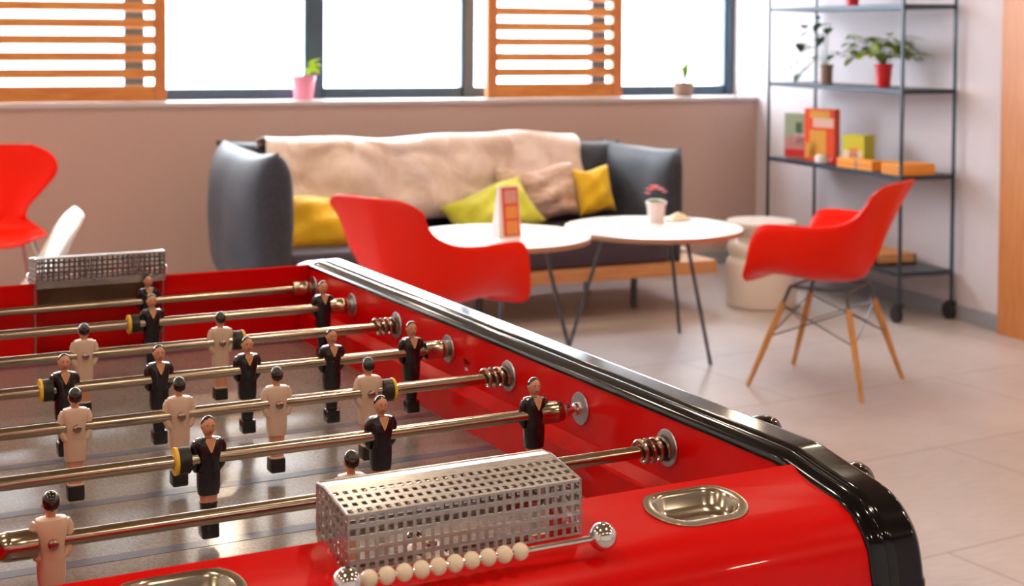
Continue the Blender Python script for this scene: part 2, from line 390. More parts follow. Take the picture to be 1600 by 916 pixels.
# logo decal on the right inner wall : small tricolour tag with a signature
DEC1=mat('decal_blue',(.03,.02,.25),.3); DEC2=mat('decal_white',(.8,.6,.62),.3); DEC3=mat('decal_ink',(.20,.0,.004),.3)
x=HW-.0006
yd=.0
def onwall(y,z): return (x,y,z)
d=MB(); d.add([(x,-.0020+.02,.990),(x,-.0055+.02,.990),(x,-.0055+.02,.9935),(x,-.0020+.02,.9935)],[(0,1,2,3)],0)
d.add([(x,-.0055+.02,.990),(x,-.0135+.02,.990),(x,-.0135+.02,.9935),(x,-.0055+.02,.9935)],[(0,1,2,3)],1)
sg=[]
for k in range(22):
    u=k/21; sg.append((x,.018-.016*u,1.000+.004*math.sin(u*17)*(1-u*.5)))
d.tube(sg,.0005,6,2)
d.v=[(a,b+.017,c+.004) for a,b,c in d.v]; d.build('maker_decal',[DEC1,DEC2,DEC3],table,smooth=False)

# ---- goal cages -----------------------------------------------------------
def grid_panel(mb,p00,p10,p11,p01,nx,ny,hole=.56,skip=None):
    p00,p10,p11,p01=map(Vector,(p00,p10,p11,p01))
    def P(a,b): return (p00*(1-a)+p10*a)*(1-b)+(p01*(1-a)+p11*a)*b
    q=(1-hole)/2
    for i in range(nx):
        for j in range(ny):
            a0,a1,b0,b1=i/nx,(i+1)/nx,j/ny,(j+1)/ny; da,db=(a1-a0)*q,(b1-b0)*q
            if skip and skip(i,j):
                mb.add([P(a0,b0),P(a1,b0),P(a1,b1),P(a0,b1)],[(0,1,2,3)]); continue
            o=[P(a0,b0),P(a1,b0),P(a1,b1),P(a0,b1)]; n=[P(a0+da,b0+db),P(a1-da,b0+db),P(a1-da,b1-db),P(a0+da,b1-db)]
            mb.add(o+n,[(0,1,5,4),(1,2,6,5),(2,3,7,6),(3,0,4,7)])
def cage(s, far=False):
    W2=.0868; m=MB()
    ys=lambda v: s*v
    B0=(.5475,1.036);B1=(.5475,1.0765);B2=(.5600,1.0775);F1=(.6035,1.0705);F0=(.6045,1.0320)
    def q(p,x): return (x,ys(p[0]),p[1])
    grid_panel(m,q(F0,-W2),q(F0,W2),q(F1,W2),q(F1,-W2),26,5,.60)
    grid_panel(m,q(F1,-W2),q(F1,W2),q(B2,W2),q(B2,-W2),26,5,.54,skip=lambda i,j:j==4)
    m.add([q(B2,-W2),q(B2,W2),q(B1,W2),q(B1,-W2)],[(0,1,2,3)])
    m.add([q(B0,-W2),q(B0,W2),q((.5475,1.046),W2),q((.5475,1.046),-W2)],[(0,1,2,3)])
    g=MB(); grid_panel(g,q((.5475,1.046),-W2),q((.5475,1.046),W2),q(B1,W2),q(B1,-W2),24,5,.70)
    for sx in(-1,1):
        grid_panel(m,q(F0,sx*W2),q(B0,sx*W2),q(B1,sx*W2),q(F1,sx*W2),8,6,.56)
    c=m.build('goal_cage',CAGE,table,smooth=False,fix=False); solid(c,.0008)
    gp=g.build('inner_grid',DGRID,c,smooth=False,fix=False); solid(gp,.0010)
    # folded edges and legs that run down the goal mouth
    e=MB()
    e.tube([q(B1,-W2),q(B1,W2)],.0011,8); e.tube([q(F1,-W2),q(F0,-W2)],.0009,8); e.tube([q(F1,W2),q(F0,W2)],.0009,8)
    for sx in(-1,1):
        e.tube([q(F1,sx*W2),q(B2,sx*W2),q(B1,sx*W2)],.0010,8)
        e.tube([q(B1,sx*W2),(sx*W2,ys(.5475),1.041),(sx*W2,ys(.5602),1.036),(sx*W2,ys(.5602),ZF+.01)],.0013,8)
    e.build('cage_edge',CAGE,c)
cage(-1); cage(1)
# ---- score rods with beads -------------------------------------------------
def score(s, x0, x1, bx0, y, z):
    rod=MB().tube([(x0,y,z),(x1,y,z)],.0021,12).build('score_rod',CHROME,table)
    for x_ in(x0,x1):
        b=MB().ball((0,0,0),.0098,32); b.lathe([(.0017,.0092),(.0017,.0100)],12,mi=1)
        b.build('end_ball',[CHROME,MBLK],rod,loc=(x_,y,z))
    for k in range(10):
        MB().ball((0,0,0),.0059,20,sc=(.98,1,1)).build('score_bead',BEAD,rod,loc=(bx0+k*.01195*(1 if s<0 else -1),y,z))
score(-1, .3268-UC, .5129-UC, .3414-UC, .840-VC, 1.0388)
score(1, .3482-UC, .5275-UC, .5275-UC-.0158, .632, 1.0388)

# ---- figures ---------------------------------------------------------------
def ring(z,hw,hd,yo=0,e=2.4,n=24,xo=0):
    out=[]
    for k in range(n):
        a=2*PI*k/n; c_,s_=math.cos(a),math.sin(a)
        out.append((xo+hw*math.copysign(abs(c_)**(2/e),c_), yo+hd*math.copysign(abs(s_)**(2/e),s_), z))
    return out
def loft(spec, e=2.4, n=24, mi=0, mb=None):
    mb=mb or MB(); return mb.rings([ring(z,hw,hd,yo,e,n) for z,hw,hd,yo in spec],mi=mi)
def figure_meshes(kind):
    """front of the figure is -Y; rod axis is the origin"""
    black = kind=='black'
    M={}
    b=MB()
    # head, neck
    b.ball((0,-.0002,.0275),1,24,sc=(.0060,.0066,.0086))
    loft([(.0125,.0048,.0042,0),(.0165,.0036,.0036,0),(.022,.0035,.0037,0)],2,20,mb=b)
    b.add([(-.0012,-.0062,.0262),(.0012,-.0062,.0262),(0,-.0086,.0262),(0,-.0066,.0300)],[(0,2,1),(0,3,2),(2,3,1)])   # nose
    for sx in(-1,1):
        b.ball((sx*.0060,.0006,.0275),1,10,sc=(.0008,.0014,.0021))                # ears
        b.ball((sx*.0022,-.0060,.0298),1,8,1,sc=(.0013,.0006,.0004))              # brow
        b.ball((sx*.0022,-.0060,.0286),1,8,1,sc=(.0008,.0006,.0004))              # eye
    b.ball((0,-.0060,.0238),1,8,1,sc=(.0016,.0006,.0004))                          # mouth
    # legs (one joined column like the cast figure)
    if black: loft([(.0120,.0060,.0050,0),(-.02,.0070,.0060,0),(-.0290,.0078,.0066,0),(-.034,.0074,.0060,0),(-.041,.0072,.0058,0)],3,24,mb=b)
    else: loft([(.0120,.0060,.0050,0),(-.02,.0070,.0060,0),(-.0300,.0078,.0066,0),(-.038,.0074,.0060,0),(-.056,.0066,.0055,0)],3,24,mb=b)
    b.add([(-.0044,-.0070,.0184),(.0044,-.0070,.0184),(0,-.0102,.0072),(0,-.004,.012)],[(0,1,2),(0,3,1),(0,2,3),(1,3,2)])  # open collar skin
    M['body']=(b,[SKIN,EYE])
    # hair cap : upper and back part of a slightly larger head
    h=MB(); n,m_=24,16; c=Vector((0,.0002,.0278)); verts=[]; 
    for i in range(m_+1):
        th=PI*i/m_
        for k in range(n):
            a=2*PI*k/n; d=Vector((math.sin(th)*math.cos(a),math.sin(th)*math.sin(a),math.cos(th)))
            keep=(d.z*.78+d.y*.8)>.22 - (0 if d.y>0 else 0)
            f=1.0 if keep else .86
            verts.append((c.x+d.x*.0067*f,c.y+d.y*.0073*f,c.z+d.z*.0092*f))
    fs=[]
    for i in range(m_):
        for k in range(n): fs.append((i*n+k,i*n+(k+1)%n,(i+1)*n+(k+1)%n,(i+1)*n+k))
    h.add(verts,fs); M['hair']=(h,[HAIR])
    # jersey with arms folded behind
    j=MB(); 
    loft([(.0180,.0050,.0044,.0),(.0168,.0108,.0072,0),(.0135,.0124,.0082,0),(.006,.0112,.0090,0),(-.003,.0095,.0090,0),(-.0125,.0092,.0082,0)],2.6,24,mb=j)
    for sx in(-1,1):
        j.tube([(sx*.0102,0,.0146),(sx*.0120,.0002,.0100),(sx*.0126,.0006,.0020),(sx*.0120,.0012,-.0060),(sx*.0096,.0026,-.0105),(sx*.0070,.0030,-.0118)],[.0034,.0040,.0038,.0038,.0034,.0024],14)
    M['jersey']=(j,[MBLK if black else CREAM])
    if black:
        t=MB(); 
        for sx in(-1,1): t.tube([(sx*.0044,-.0080,.0170),(sx*.0022,-.0094,.0118),(0,-.0100,.0066)],.0005,6)
        M['collar']=(t,[TRIM])
    M['shorts']=(loft([(-.0112,.0100,.0082,0),(-.018,.0102,.0080,0),(-.026,.0100,.0078,0),(-.0318,.0092,.0072,0),(-.0322,.0070,.0060,0)],3,24),[MBLK if black else CREAM])
    if black: M['sock']=(loft([(-.0385,.0070,.0060,0),(-.0392,.0080,.0066,0),(-.0405,.0076,.0062,0),(-.048,.0068,.0056,0),(-.056,.0060,.0052,0)],3,24),[MBLK])
    else: M['sock']=(loft([(-.0535,.0066,.0056,0),(-.0545,.0074,.0062,0),(-.0575,.0070,.006,0)],3,24),[CREAM])
    M['shoe']=(loft([(-.0552,.0070,.0062,-.0004),(-.0558,.0077,.0080,-.0008),(-.0680,.0078,.0088,-.0010),(-.0693,.0072,.0082,-.0010)],8,24),[RUB if not black else MBLK])
    sc=MB(); sc.lathe([(.0020,.0085),(.0040,.0086),(.0040,.0114),(.0032,.0124),(.0012,.0126)],12,axis='Y'); M['bolt']=(sc,[SPRING])
    return M
FIG={k:{n:mb.build('tmp',mm,None,angle=50) for n,(mb,mm) in figure_meshes(k).items()} for k in('black','white')}
def put_figure(kind, rod, x, tilt=0):
    src=FIG[kind]; body=bpy.data.objects.new('player_figure',src['body'].data); COL.objects.link(body); body.parent=rod
    body.location=(x,0,0); body.rotation_euler=(tilt,0,0 if kind=='black' else PI)
    body['label']='black team player figure' if kind=='black' else 'cream team player figure'
    for n,o in src.items():
        if n=='body': continue
        c=bpy.data.objects.new(n,o.data); COL.objects.link(c); c.parent=body
# ---- rods -----------------------------------------------------------------
def helix(x0,x1,r,turns,n=80):
    return [(x0+(x1-x0)*i/n, r*math.cos(2*PI*turns*i/n), r*math.sin(2*PI*turns*i/n)) for i in range(n+1)]
def bearing(rod,s,kind):
    """what sits on the wall where the rod goes through; s side, positions are relative to the table centre line"""
    w=s*HW
    b=MB(); b.lathe([(.0165,0),(.0172,.0008),(.0165,.0020),(.0125,.0026),(.0118,.0016),(.0116,.0030)],32,axis='X')
    b.lathe([(.0112,.0018),(.0112,.0040),(.0055,.0042)],24,axis='X',mi=1)
    b.xf(Matrix.Scale(-s,4,(1,0,0)) @ Matrix.Identity(4)); b.xf(Matrix.Translation((w,0,0)))
    return b
def make_rod(k, kind, men, label, tubeL, tubeR, bumps=(), tilt=0, hend=.092):
    v=(k+.5)*.155 if False else k
    T=T0+Vv*(v)
    e=empty('foosball_rod',(T.x,T.y,ZR),TA,label,'foosball rod','player rods of the table')
    toR = kind=='white'         # handle side
    hs=1 if toR else -1
    # outer tube
    a,bb=tubeL,tubeR
    end=HW+hend-.075
    if toR: MB().tube([(a,0,0),(end,0,0)],.0058,20).build('rod_tube',ROD,e)
    else: MB().tube([(-end,0,0),(bb,0,0)],.0058,20).build('rod_tube',ROD,e)
    # rounded stop at the free end, thin inner rod to the wall
    x0 = a if toR else bb; d=-1 if toR else 1
    st=MB(); st.lathe([(.0060,-.004*d),(.0108,-.003*d),(.0110,.004*d),(.0108,.0145*d),(.0110,.015*d),(.0110,.0175*d),(.0098,.0235*d),(.0066,.0275*d),(.0040,.0285*d)],28,axis='X',c=(x0,0,0))
    st.build('end_stop',ROD,e)
    MB().tube([(x0+.02*d,0,0),(d*(HW+.012),0,0)],.0036,14).build('inner_rod',ROD,e)
    kn=MB(); kn.lathe([(.0038,0),(.0062,.001),(.0066,.004),(.0056,.0065),(.0038,.0075),(.0038,.013),(.0062,.0135),(.0062,.0185),(.0038,.019)],20,axis='X')
    kn.xf(Matrix.Scale(-d,4,(1,0,0))); kn.xf(Matrix.Translation((d*(HW-.001),0,0)));
    kn.build('rod_collar',CHROME,e)
    # coil spring on the handle side
    sp=MB().tube(helix(hs*(HW-.031),hs*(HW-.003),.0098,3.6),.0019,8); sp.build('coil_spring',SPRING,e)
    # wall plates belong to the table
    for s in(-1,1):
        p=bearing(e,s,kind)
        if s!=hs: p2=MB(); p2.lathe([(.0155,0),(.0165,.0008),(.0160,.0018),(.004,.0022)],32,axis='X'); p2.xf(Matrix.Scale(-s,4,(1,0,0))); p2.xf(Matrix.Translation((s*HW,0,0))); p=p2
        p.xf(Matrix.Translation((0,v,ZR))); p.build('bearing_plate',[PLATE,RUB],table)
    # handle
    hd=MB(); hd.lathe([(r,h+hend-.08) for r,h in [(.006,.0),(.0145,.002),(.0165,.008),(.0160,.030),(.0165,.052),(.0174,.064),(.0168,.072),(.0135,.078),(.0080,.0797),(.0004,.080)]],28,axis='X')
    if hs<0: hd.xf(Matrix.Scale(-1,4,(1,0,0)))
    hd.xf(Matrix.Translation((hs*HW,0,0))); hd.build('handle',GRIP,e)
    for x,s in bumps:
        MB().lathe([(.0060,0),(.0112,.0004),(.0116,.002),(.0116,.0098),(.0110,.0105),(.006,.0106)],28,axis='X',c=(x-.0053,0,0)).build('bumper',RUB,e)
        MB().lathe([(.0060,0),(.0120,.0003),(.0123,.0012),(.0120,.0030),(.006,.0034)],28,axis='X',c=(x+s*.0070-.0017,0,0)).build('bumper_washer',YEL,e)
    for m in men: put_figure(kind,e,m-UC,tilt)
    return e
RV={n:(i-3.5)*.155 for i,n in enumerate('HGFEDCBA')}
make_rod(RV['A'],'black',[.487],'farthest steel rod carrying the black goalkeeper before the far goal',-HW,.700-UC)
make_rod(RV['B'],'black',[.454,.687],'second rod from the far goal with two black figures',-HW,.698-UC,[(.432-UC,-1)])
make_rod(RV['C'],'white',[.177,.338,.499],'third rod from the far goal with cream figures and an end spring',-.29,HW,[(.5195-UC,1)])
make_rod(RV['D'],'black',[.287,.386,.484,.583,.682],'middle rod with a line of five black figures',-HW,.702-UC,[(.270-UC,-1)])
make_rod(RV['E'],'white',[.168,.268,.367,.466,.565],'middle rod with five cream figures, nearer than the five black ones',-.29,HW,[(.5855-UC,1)])
make_rod(RV['F'],'black',[.352,.515,.677],'rod with three black figures in front of the cream five',-HW,.684-UC,[(.330-UC,-1)])
make_rod(RV['G'],'white',[.191,.425],'nearest visible rod with two cream figures, running behind the near goal cage',.1775-UC,HW,hend=.122)
make_rod(RV['H'],'white',[.425],'goalkeeper rod hidden behind the near end panel, black handle showing at right',-.22,HW,tilt=1.45,hend=.096)
for d in FIG.values():
    for o in d.values(): bpy.data.objects.remove(o)

# ================================================================== CHAIRS
V3=Vector
ARM_C=[(.252,.412),(.232,.434),(.18,.436),(.09,.424),(0,.414),(-.09,.420),(-.155,.450),(-.195,.52),(-.222,.61),(-.25,.69),(-.277,.76),(-.297,.81),(-.303,.825)]
ARM_E=[(.225,.256,.418),(.270,.246,.446),(.294,.222,.51),(.308,.196,.595),(.315,.160,.652),(.317,.10,.664),(.314,.02,.664),(.306,-.06,.663),(.274,-.14,.670),(.232,-.195,.700),(.222,-.232,.745),(.230,-.262,.790),(.165,-.292,.820)]
SIDE_E=[(.20,.24,.418),(.225,.22,.436),(.23,.19,.450),(.23,.10,.455),(.225,.02,.462),(.215,-.05,.485),(.205,-.105,.53),(.198,-.15,.59),(.198,-.185,.65),(.205,-.22,.71),(.205,-.25,.76),(.19,-.280,.800),(.13,-.298,.823)]
def shell(E, C=ARM_C, rows=44, cols=12):
    Cv=[V3((0,y,z)) for y,z in C]; Ev=[V3(p) for p in E]; mb=MB(); G=[]
    for i in range(rows+1):
        t=i/rows*(len(C)-1); c=cr(Cv,t); e=cr(Ev,t); k=V3((e.x*.93, c.y*.62+e.y*.38, c.z*.9+e.z*.1)); row=[]
        for j in range(-cols,cols+1):
            u=abs(j)/cols; p=c*(1-u)**2+k*(2*u*(1-u))+e*u*u; row.append((math.copysign(p.x,j) if j else 0,p.y,p.z))
        G.append(row)
    return mb.rings(G,False,False,closed=False)
def dowel_chair(loc, rz, label, m, E, leg_m=LEGW, group='shell chairs with wooden dowel legs'):
    e=empty('shell_chair',(loc[0],loc[1],0),rz,label,'chair',group)
    s=shell(E).build('seat_shell',m,e,angle=80,fix=False); solid(s,.009); 
    for sx in(-1,1):
        for sy in(-1,1):
            top=V3((sx*.125,sy*.115-.01,.395)); foot=V3((sx*.235,sy*.235,0)); mid=top.lerp(foot,.16)
            l=MB().tube([mid,mid.lerp(foot,.4),foot],[.0125,.0135,.0085],14).build('leg',leg_m,e)
            MB().tube([top,mid.lerp(foot,.06)],.0075,10).build('leg_bracket',DMET,l)
    f=MB(); f.tube([(-.125,.105,.395),(-.125,-.125,.395)],.006,8); f.tube([(.125,.105,.395),(.125,-.125,.395)],.006,8)
    for sy in(-1,1): f.tube([(-.125,sy*.115-.01,.395),(.125,sy*.115-.01,.395)],.006,8)
    P=lambda sx,sy,t:V3((sx*.125,sy*.115-.01,.395)).lerp(V3((sx*.235,sy*.235,0)),t)
    for sx in(-1,1):
        f.tube([P(sx,1,.18),P(sx,-1,.5)],.003,6); f.tube([P(sx,-1,.18),P(sx,1,.5)],.003,6)
        f.tube([P(-1,sx,.18),P(1,sx,.5)],.003,6); f.tube([P(1,sx,.18),P(-1,sx,.5)],.003,6)
    f.build('wire_brace',DMET,e)
    return e
dowel_chair((3.24,4.968),math.radians(36),'red plastic armchair with wooden legs standing free in front of the shelf',REDSHELL,ARM_E)
dowel_chair((1.565,4.97),math.radians(-62),'red plastic armchair right behind the foosball table rim',REDSHELL,ARM_E)
dowel_chair((.045,4.74),math.radians(91),'white plastic side chair peeking over the far goal cage',WHITESHELL,SIDE_E)
# waisted plywood-style red chair at the left edge
e=empty('waisted_chair',(.16,7.05,0),math.radians(165),'red waisted shell chair by the wall at the left edge','chair')
def waisted():
    C=[(.235,.425),(.20,.445),(.10,.447),(-.02,.440),(-.10,.440),(-.165,.455),(-.195,.50),(-.21,.56),(-.222,.64),(-.235,.73),(-.248,.81),(-.258,.855)]
    Wd=[.13,.185,.205,.205,.19,.145,.085,.082,.15,.215,.19,.09]
    G=[]; Cv=[V3((w,y,z)) for (y,z),w in zip(C,Wd)]
    for i in range(45):
        p=cr(Cv,i/44*(len(C)-1)); row=[]
        for j in range(-8,9):
            u=j/8; row.append((p.x*u, p.y+.03*u*u*(1 if p.z>.5 else .2), p.z+(.012*u*u if p.z<.5 else 0)))
        G.append(row)
    return MB().rings(G,False,False,closed=False)
s=waisted().build('seat_shell',REDSHELL,e,angle=80,fix=False); solid(s,.010)
for sx in(-1,1):
    for sy in(-1,1):
        MB().tube([(sx*.07,sy*.06-.02,.435),(sx*.12,sy*.10-.02,.42),(sx*.22,sy*.21-.01,.0)],.008,10).build('leg',CHROME,e)

# ================================================================== TABLES
def round_table(loc,R,h,rot,label,legs=3,footr=.36):
    e=empty('round_table',(loc[0],loc[1],0),rot,label,'table','round side tables by the sofa')
    MB().lathe([(R-.004,h-.003),(R-.001,h-.002),(R-.002,h),(R-.006,h+.0002)],64).build('table_top',WHITETOP,e)
    MB().lathe([(R-.012,h-.024),(R-.002,h-.022),(R-.001,h-.004),(R-.01,h-.0035)],64).build('table_edge',PLYEDGE,e)
    for k in range(legs):
        a=2*PI*k/legs; c_,s_=math.cos(a),math.sin(a)
        l=MB().tube([(c_*R*.55,s_*R*.55,h-.026),(c_*footr,s_*footr,0)],.0085,12); l.lathe([(.03,h-.030),(.03,h-.024)],16,c=(c_*R*.55,s_*R*.55,0))
        l.build('leg',DMET,e)
    return e
# right table feet measured at three points, centroid (2.86,5.76)
round_table((2.86,5.765),.395,.545,math.atan2(6.029-5.765,3.132-2.86),'round white table holding the potted flower',3,.378)
round_table((2.055,5.545),.372,.570,math.atan2(.06,.32)+.0,'round white table holding the red menu card, behind the red armchair',3,.36)

# ================================================================== STOOL
e=MB()
pr=[(.168,0),(.178,.006),(.182,.05),(.180,.22),(.176,.238),(.164,.250),(.158,.256),(.164,.266),(.172,.285),(.173,.305),(.164,.33),(.140,.348),(.122,.358),(.122,.366),(.136,.380),(.160,.398),(.176,.412),(.180,.425),(.180,.436),(.176,.441),(.150,.4425)]
o=e.lathe(pr,64).build('drum_stool',STOOLM,None,loc=(3.865,6.54,0)); tag(o,'ivory turned drum stool with a narrow neck, beside the shelf','stool')

# ================================================================== SOFA
SR=math.radians(4)
sofa=empty('sofa',(2.27,6.85,0),SR,'low sofa with charcoal cushions on an oak plank base against the wall','sofa')
def pillow(w,h,t,n=20,pinch=.10,seed=0,wr=.0,e=2.6):
    """cushion in the XZ plane, thickness along Y"""
    rnd=random.Random(seed); ph=[rnd.uniform(0,6) for _ in range(6)]; G=[[],[]]
    for side in(1,-1):
        rows=[]
        for i in range(n+1):
            row=[]; b=-1+2*i/n
            for j in range(n+1):
                a=-1+2*j/n
                prof_=max(0,(1-abs(a)**e)*(1-abs(b)**e))**.5
                px=a*(1-pinch*(1-b*b)*abs(a)**2*0.9); pz=b*(1-pinch*(1-a*a)*abs(b)**2*0.9)
                wv=wr*(math.sin(a*5+b*3+ph[0])+.6*math.sin(b*8-a*4+ph[1])+.4*math.sin(a*11+ph[2]))*prof_
                row.append((px*w/2, side*(t/2)*prof_+side*wv, pz*h/2+wr*.8*math.sin(a*4+ph[3])*abs(b)))
            rows.append(row)
        G[0 if side>0 else 1]=rows
    mb=MB(); mb.rings(G[0],False,False,closed=False); mb.rings(G[1],False,False,closed=False)
    return mb
def put(mb,loc,rot): return mb.xf(Matrix.Translation(loc)@Euler(rot,'XYZ').to_matrix().to_4x4())
# base plank, legs
MB().box(-1.02,1.30,-.42,.40,.185,.250).build('plank_base',PLANK,sofa,smooth=False,bevel=.004)
for x,y in((-.85,-.30),(.93,-.22),(-.85,.30),(.93,.30),(.05,-.26)):
    MB().tube([(x,y,.19),(x,y,0)],.017,12).build('leg',DMET,sofa)
# mattress
m=MB(); m.box(-1.0,1.04,-.40,.36,.250,.400); mt=m.build('seat_mattress',PURP,sofa,bevel=.03,angle=80)
# back rest cushions
put(pillow(1.30,.62,.26,26,.06,2,.006),(-.42,.40,.55),(-.12,0,0)).build('back_cushion',CHAR,sofa,angle=80)
put(pillow(1.05,.58,.26,26,.07,4,.010),(.62,.34,.545),(-.10,.02,-.04)).build('back_cushion',CHAR,sofa,angle=80)
# arm cushions (stand along Y)
put(pillow(.94,.68,.27,26,.09,5,.004,3.6),(-1.02,-.02,.525),(0,0,PI/2+.02)).build('arm_cushion',CHAR,sofa,angle=80)
put(pillow(.86,.62,.20,26,.10,6,.006),(1.09,.02,.52),(0,0,PI/2)).build('arm_cushion',CHAR,sofa,angle=80)

# throw over the back
def throw():
    rnd=random.Random(3); ph=[rnd.uniform(0,6) for _ in range(8)]; rows=[]
    path_=[(.20,.46),(.185,.55),(.205,.65),(.235,.76),(.262,.835),(.31,.868),(.37,.865),(.43,.84),(.46,.72),(.47,.60)]
    P=[V3((0,y,z)) for y,z in path_]; nr,nc=44,70
    for i in range(nr+1):
        t=i/nr; c=cr(P,t*(len(P)-1)); row=[]
        for j in range(nc+1):
            u=j/nc; x=-.87+1.71*u
            top=math.exp(-((t-.5)/.22)**2)
            sag=.014*math.sin(u*9+ph[0])+.009*math.sin(u*21+ph[1])
            f=(.020*math.sin(u*26+4*t+2*math.sin(u*7)+ph[2])+.030*math.sin(u*10-6*t+ph[3])+.012*math.sin(u*43+8*t+ph[4])+.010*math.sin(t*26+u*12))*(1-.45*top)
            # swags that hang from the corners
            f+= .018*math.sin(14*(t*1.2+abs(u-.2)))*math.exp(-((u-.22)/.25)**2)
            low=(1-min(1,t/.3))
            row.append((x+.01*math.sin(t*14+ph[5])+(-.02 if u<.5 else .01)*low, c.y-abs(f)*.9-.012, c.z+sag*(.35+.4*top)-.10*low*math.sin(u*PI)*0))
        rows.append(row)
    return MB().rings(rows,False,False,closed=False)
o=throw().build('throw_blanket',THROW,None,angle=85,fix=False); o.location=sofa.location; o.rotation_euler=(0,0,SR); solid(o,.006)
tag(o,'crumpled beige throw draped over the back of the sofa','blanket')
def cushion(nm,w,h,t,loc,rot,m,label,seed,wr=.01,pinch=.10):
    o=pillow(w,h,t,22,pinch,seed,wr).build(nm,m,None,angle=85); o.location=loc; o.rotation_euler=rot; tag(o,label,'cushion','loose cushions on the sofa'); return o
cushion('cushion',.54,.29,.18,(1.62,6.72,.49),(-.62,.04,.05),MUST,'mustard yellow cushion lying at the left end of the sofa',11,.012)
cushion('cushion',.46,.30,.15,(2.50,6.86,.49),(-.72,-.34,.02),LIME,'lime yellow cushion tipped on its corner mid sofa behind the menu card',12,.008)
cushion('cushion',.46,.29,.16,(2.80,6.99,.57),(-.30,-.06,.05),SATIN,'crumpled shiny beige cushion against the throw',13,.014)
cushion('cushion',.21,.25,.11,(3.09,6.93,.58),(-.22,-.12,.0),MUST,'small yellow cushion in front of the charcoal right corner of the sofa',14,.006,.14)
o=MB().obox((0,0,.011),.20,.15,.022,.3).build('book',mat('pale_book',(.75,.70,.70),.5),None,smooth=False,loc=(3.47,6.86,.251)); tag(o,'pale closed book lying on the bare plank end of the sofa','book')

# ================================================================== SHELF UNIT
SX0,SX1,SY0,SY1=4.25,4.555,5.89,7.13
sh=empty('shelf_unit',((SX0+SX1)/2,(SY0+SY1)/2,0),0,'open black metal shelf unit on casters beside the right wall','shelf')
hx,hy=(SX1-SX0)/2,(SY1-SY0)/2
for sx in(-1,1):
    for sy in(-1,1):
        MB().box(sx*hx-.0065,sx*hx+.0065,sy*hy-.0065,sy*hy+.0065,.085,2.0).build('post',BMET,sh,smooth=False)
        c=MB(); c.lathe([(.030,-.013),(.041,-.010),(.042,0),(.041,.010),(.030,.013)],28,axis='X',c=(sx*hx,sy*hy+(.02 if sy<0 else .0),.042)); 
        c.box(sx*hx-.018,sx*hx+.018,sy*hy-.014,sy*hy+.02,.072,.094)
        c.build('caster',CAST,sh)
ZS=[.235,.705,1.125,1.54,1.96]
for z in ZS:
    m=MB(); m.box(-hx,hx,-hy,hy,z+.006,z+.012)
    m.box(-hx-.003,-hx+.003,-hy,hy,z-.010,z+.012); m.box(hx-.003,hx+.003,-hy,hy,z-.010,z+.012)
    m.box(-hx,hx,-hy-.003,-hy+.003,z-.010,z+.012); m.box(-hx,hx,hy-.003,hy+.003,z-.010,z+.012)
    m.build('shelf_board',BMET,sh,smooth=False)

# ---- plants ---------------------------------------------------------------
def pot(name,loc,r0,r1,h,m,label,cat='potted plant',group=None):
    e=empty(name,loc,0,label,cat,group)
    MB().lathe([(r0,0),(r0+.002,.002),(r1-.004,h*.84),(r1,h*.85),(r1+.001,h),(r1-.005,h),(r1-.007,h*.88),(r1-.007,h*.87)],32).build('pot',m,e)
    MB().lathe([(r1-.008,h*.86),(r1-.008,h*.885)],24).build('soil',SOIL,e)
    return e
def leaf(mb,p,d,L,w,droop=.3,mi=0):
    d=V3(d).normalized(); side=d.cross(V3((0,0,1)));
    if side.length<.1: side=V3((1,0,0))
    side.normalize(); up=side.cross(d); rows=[]
    for i in range(7):
        t=i/6; c=V3(p)+d*L*t+V3((0,0,-1))*droop*L*t*t; ww=w*math.sin(PI*min(1,t*.92+.06))**.8
        rows.append([c-side*ww+up*ww*.25, c, c+side*ww+up*ww*.25])
    mb.rings(rows,False,False,closed=False,mi=mi)
def foliage(e,h,n,spread,L,w,m,seed,stem_m=None,rise=.5,droop=.4,dirs=None):
    rnd=random.Random(seed); st=MB(); lf=MB()
    for k in range(n):
        a=rnd.uniform(0,2*PI) if not dirs else dirs[k%len(dirs)]+rnd.uniform(-.4,.4); rr=spread*rnd.uniform(.35,1); zz=h+rise*rnd.uniform(.15,1)
        p0=V3((0,0,h-.01)); p2=V3((math.cos(a)*rr,math.sin(a)*rr,zz)); p1=V3((p2.x*.35,p2.y*.35,(h+zz)/2+.02))
        st.tube([p0,p1,p2],.0013,5)
        for q in range(3):
            b=a+rnd.uniform(-1.3,1.3); leaf(lf,p2 if q==0 else p1.lerp(p2,rnd.uniform(.5,.95)),(math.cos(b),math.sin(b),rnd.uniform(-.2,.6)),L*rnd.uniform(.7,1.1),w*rnd.uniform(.8,1.1),droop)
    st.build('stems',stem_m or LEAFD,e); l=lf.build('leaves',m,e,angle=80,fix=False); return l
z1=ZS[2]+.012
e=pot('potted_plant',(4.39,6.245,z1),.033,.046,.118,POTR,'bushy green plant in a red pot on the second shelf','potted plant')
foliage(e,.115,44,.20,.075,.020,LEAFG,21,rise=.15)
e=pot('potted_plant',(4.37,6.735,z1),.030,.036,.105,POTB,'sparse trailing plant in a small brown pot on the second shelf','potted plant')
rnd=random.Random(5); st=MB(); lf=MB()
for (dy,dz,L) in((.10,.25,.05),(.22,.20,.05),(.28,.12,.055),(.36,-.02,.04),(.14,.10,.06),(-.02,.22,.05),(.24,-.05,.05),(-.09,.06,.045),(.06,.17,.05),(.17,.02,.05)):
    p2=V3((rnd.uniform(-.04,.04),dy,.10+dz)); p1=V3((0,dy*.4,.10+max(dz,.06)*.8))
    st.tube([(0,0,.09),p1,p2],.0014,5)
    for q in range(2): leaf(lf,p1.lerp(p2,1-q*.4),(rnd.uniform(-1,.3),rnd.uniform(-.6,1),rnd.uniform(-.6,.5)),L*1.25,.026,.3)
st.build('stems',LEAFD,e); lf.build('leaves',LEAFD,e,angle=80,fix=False)
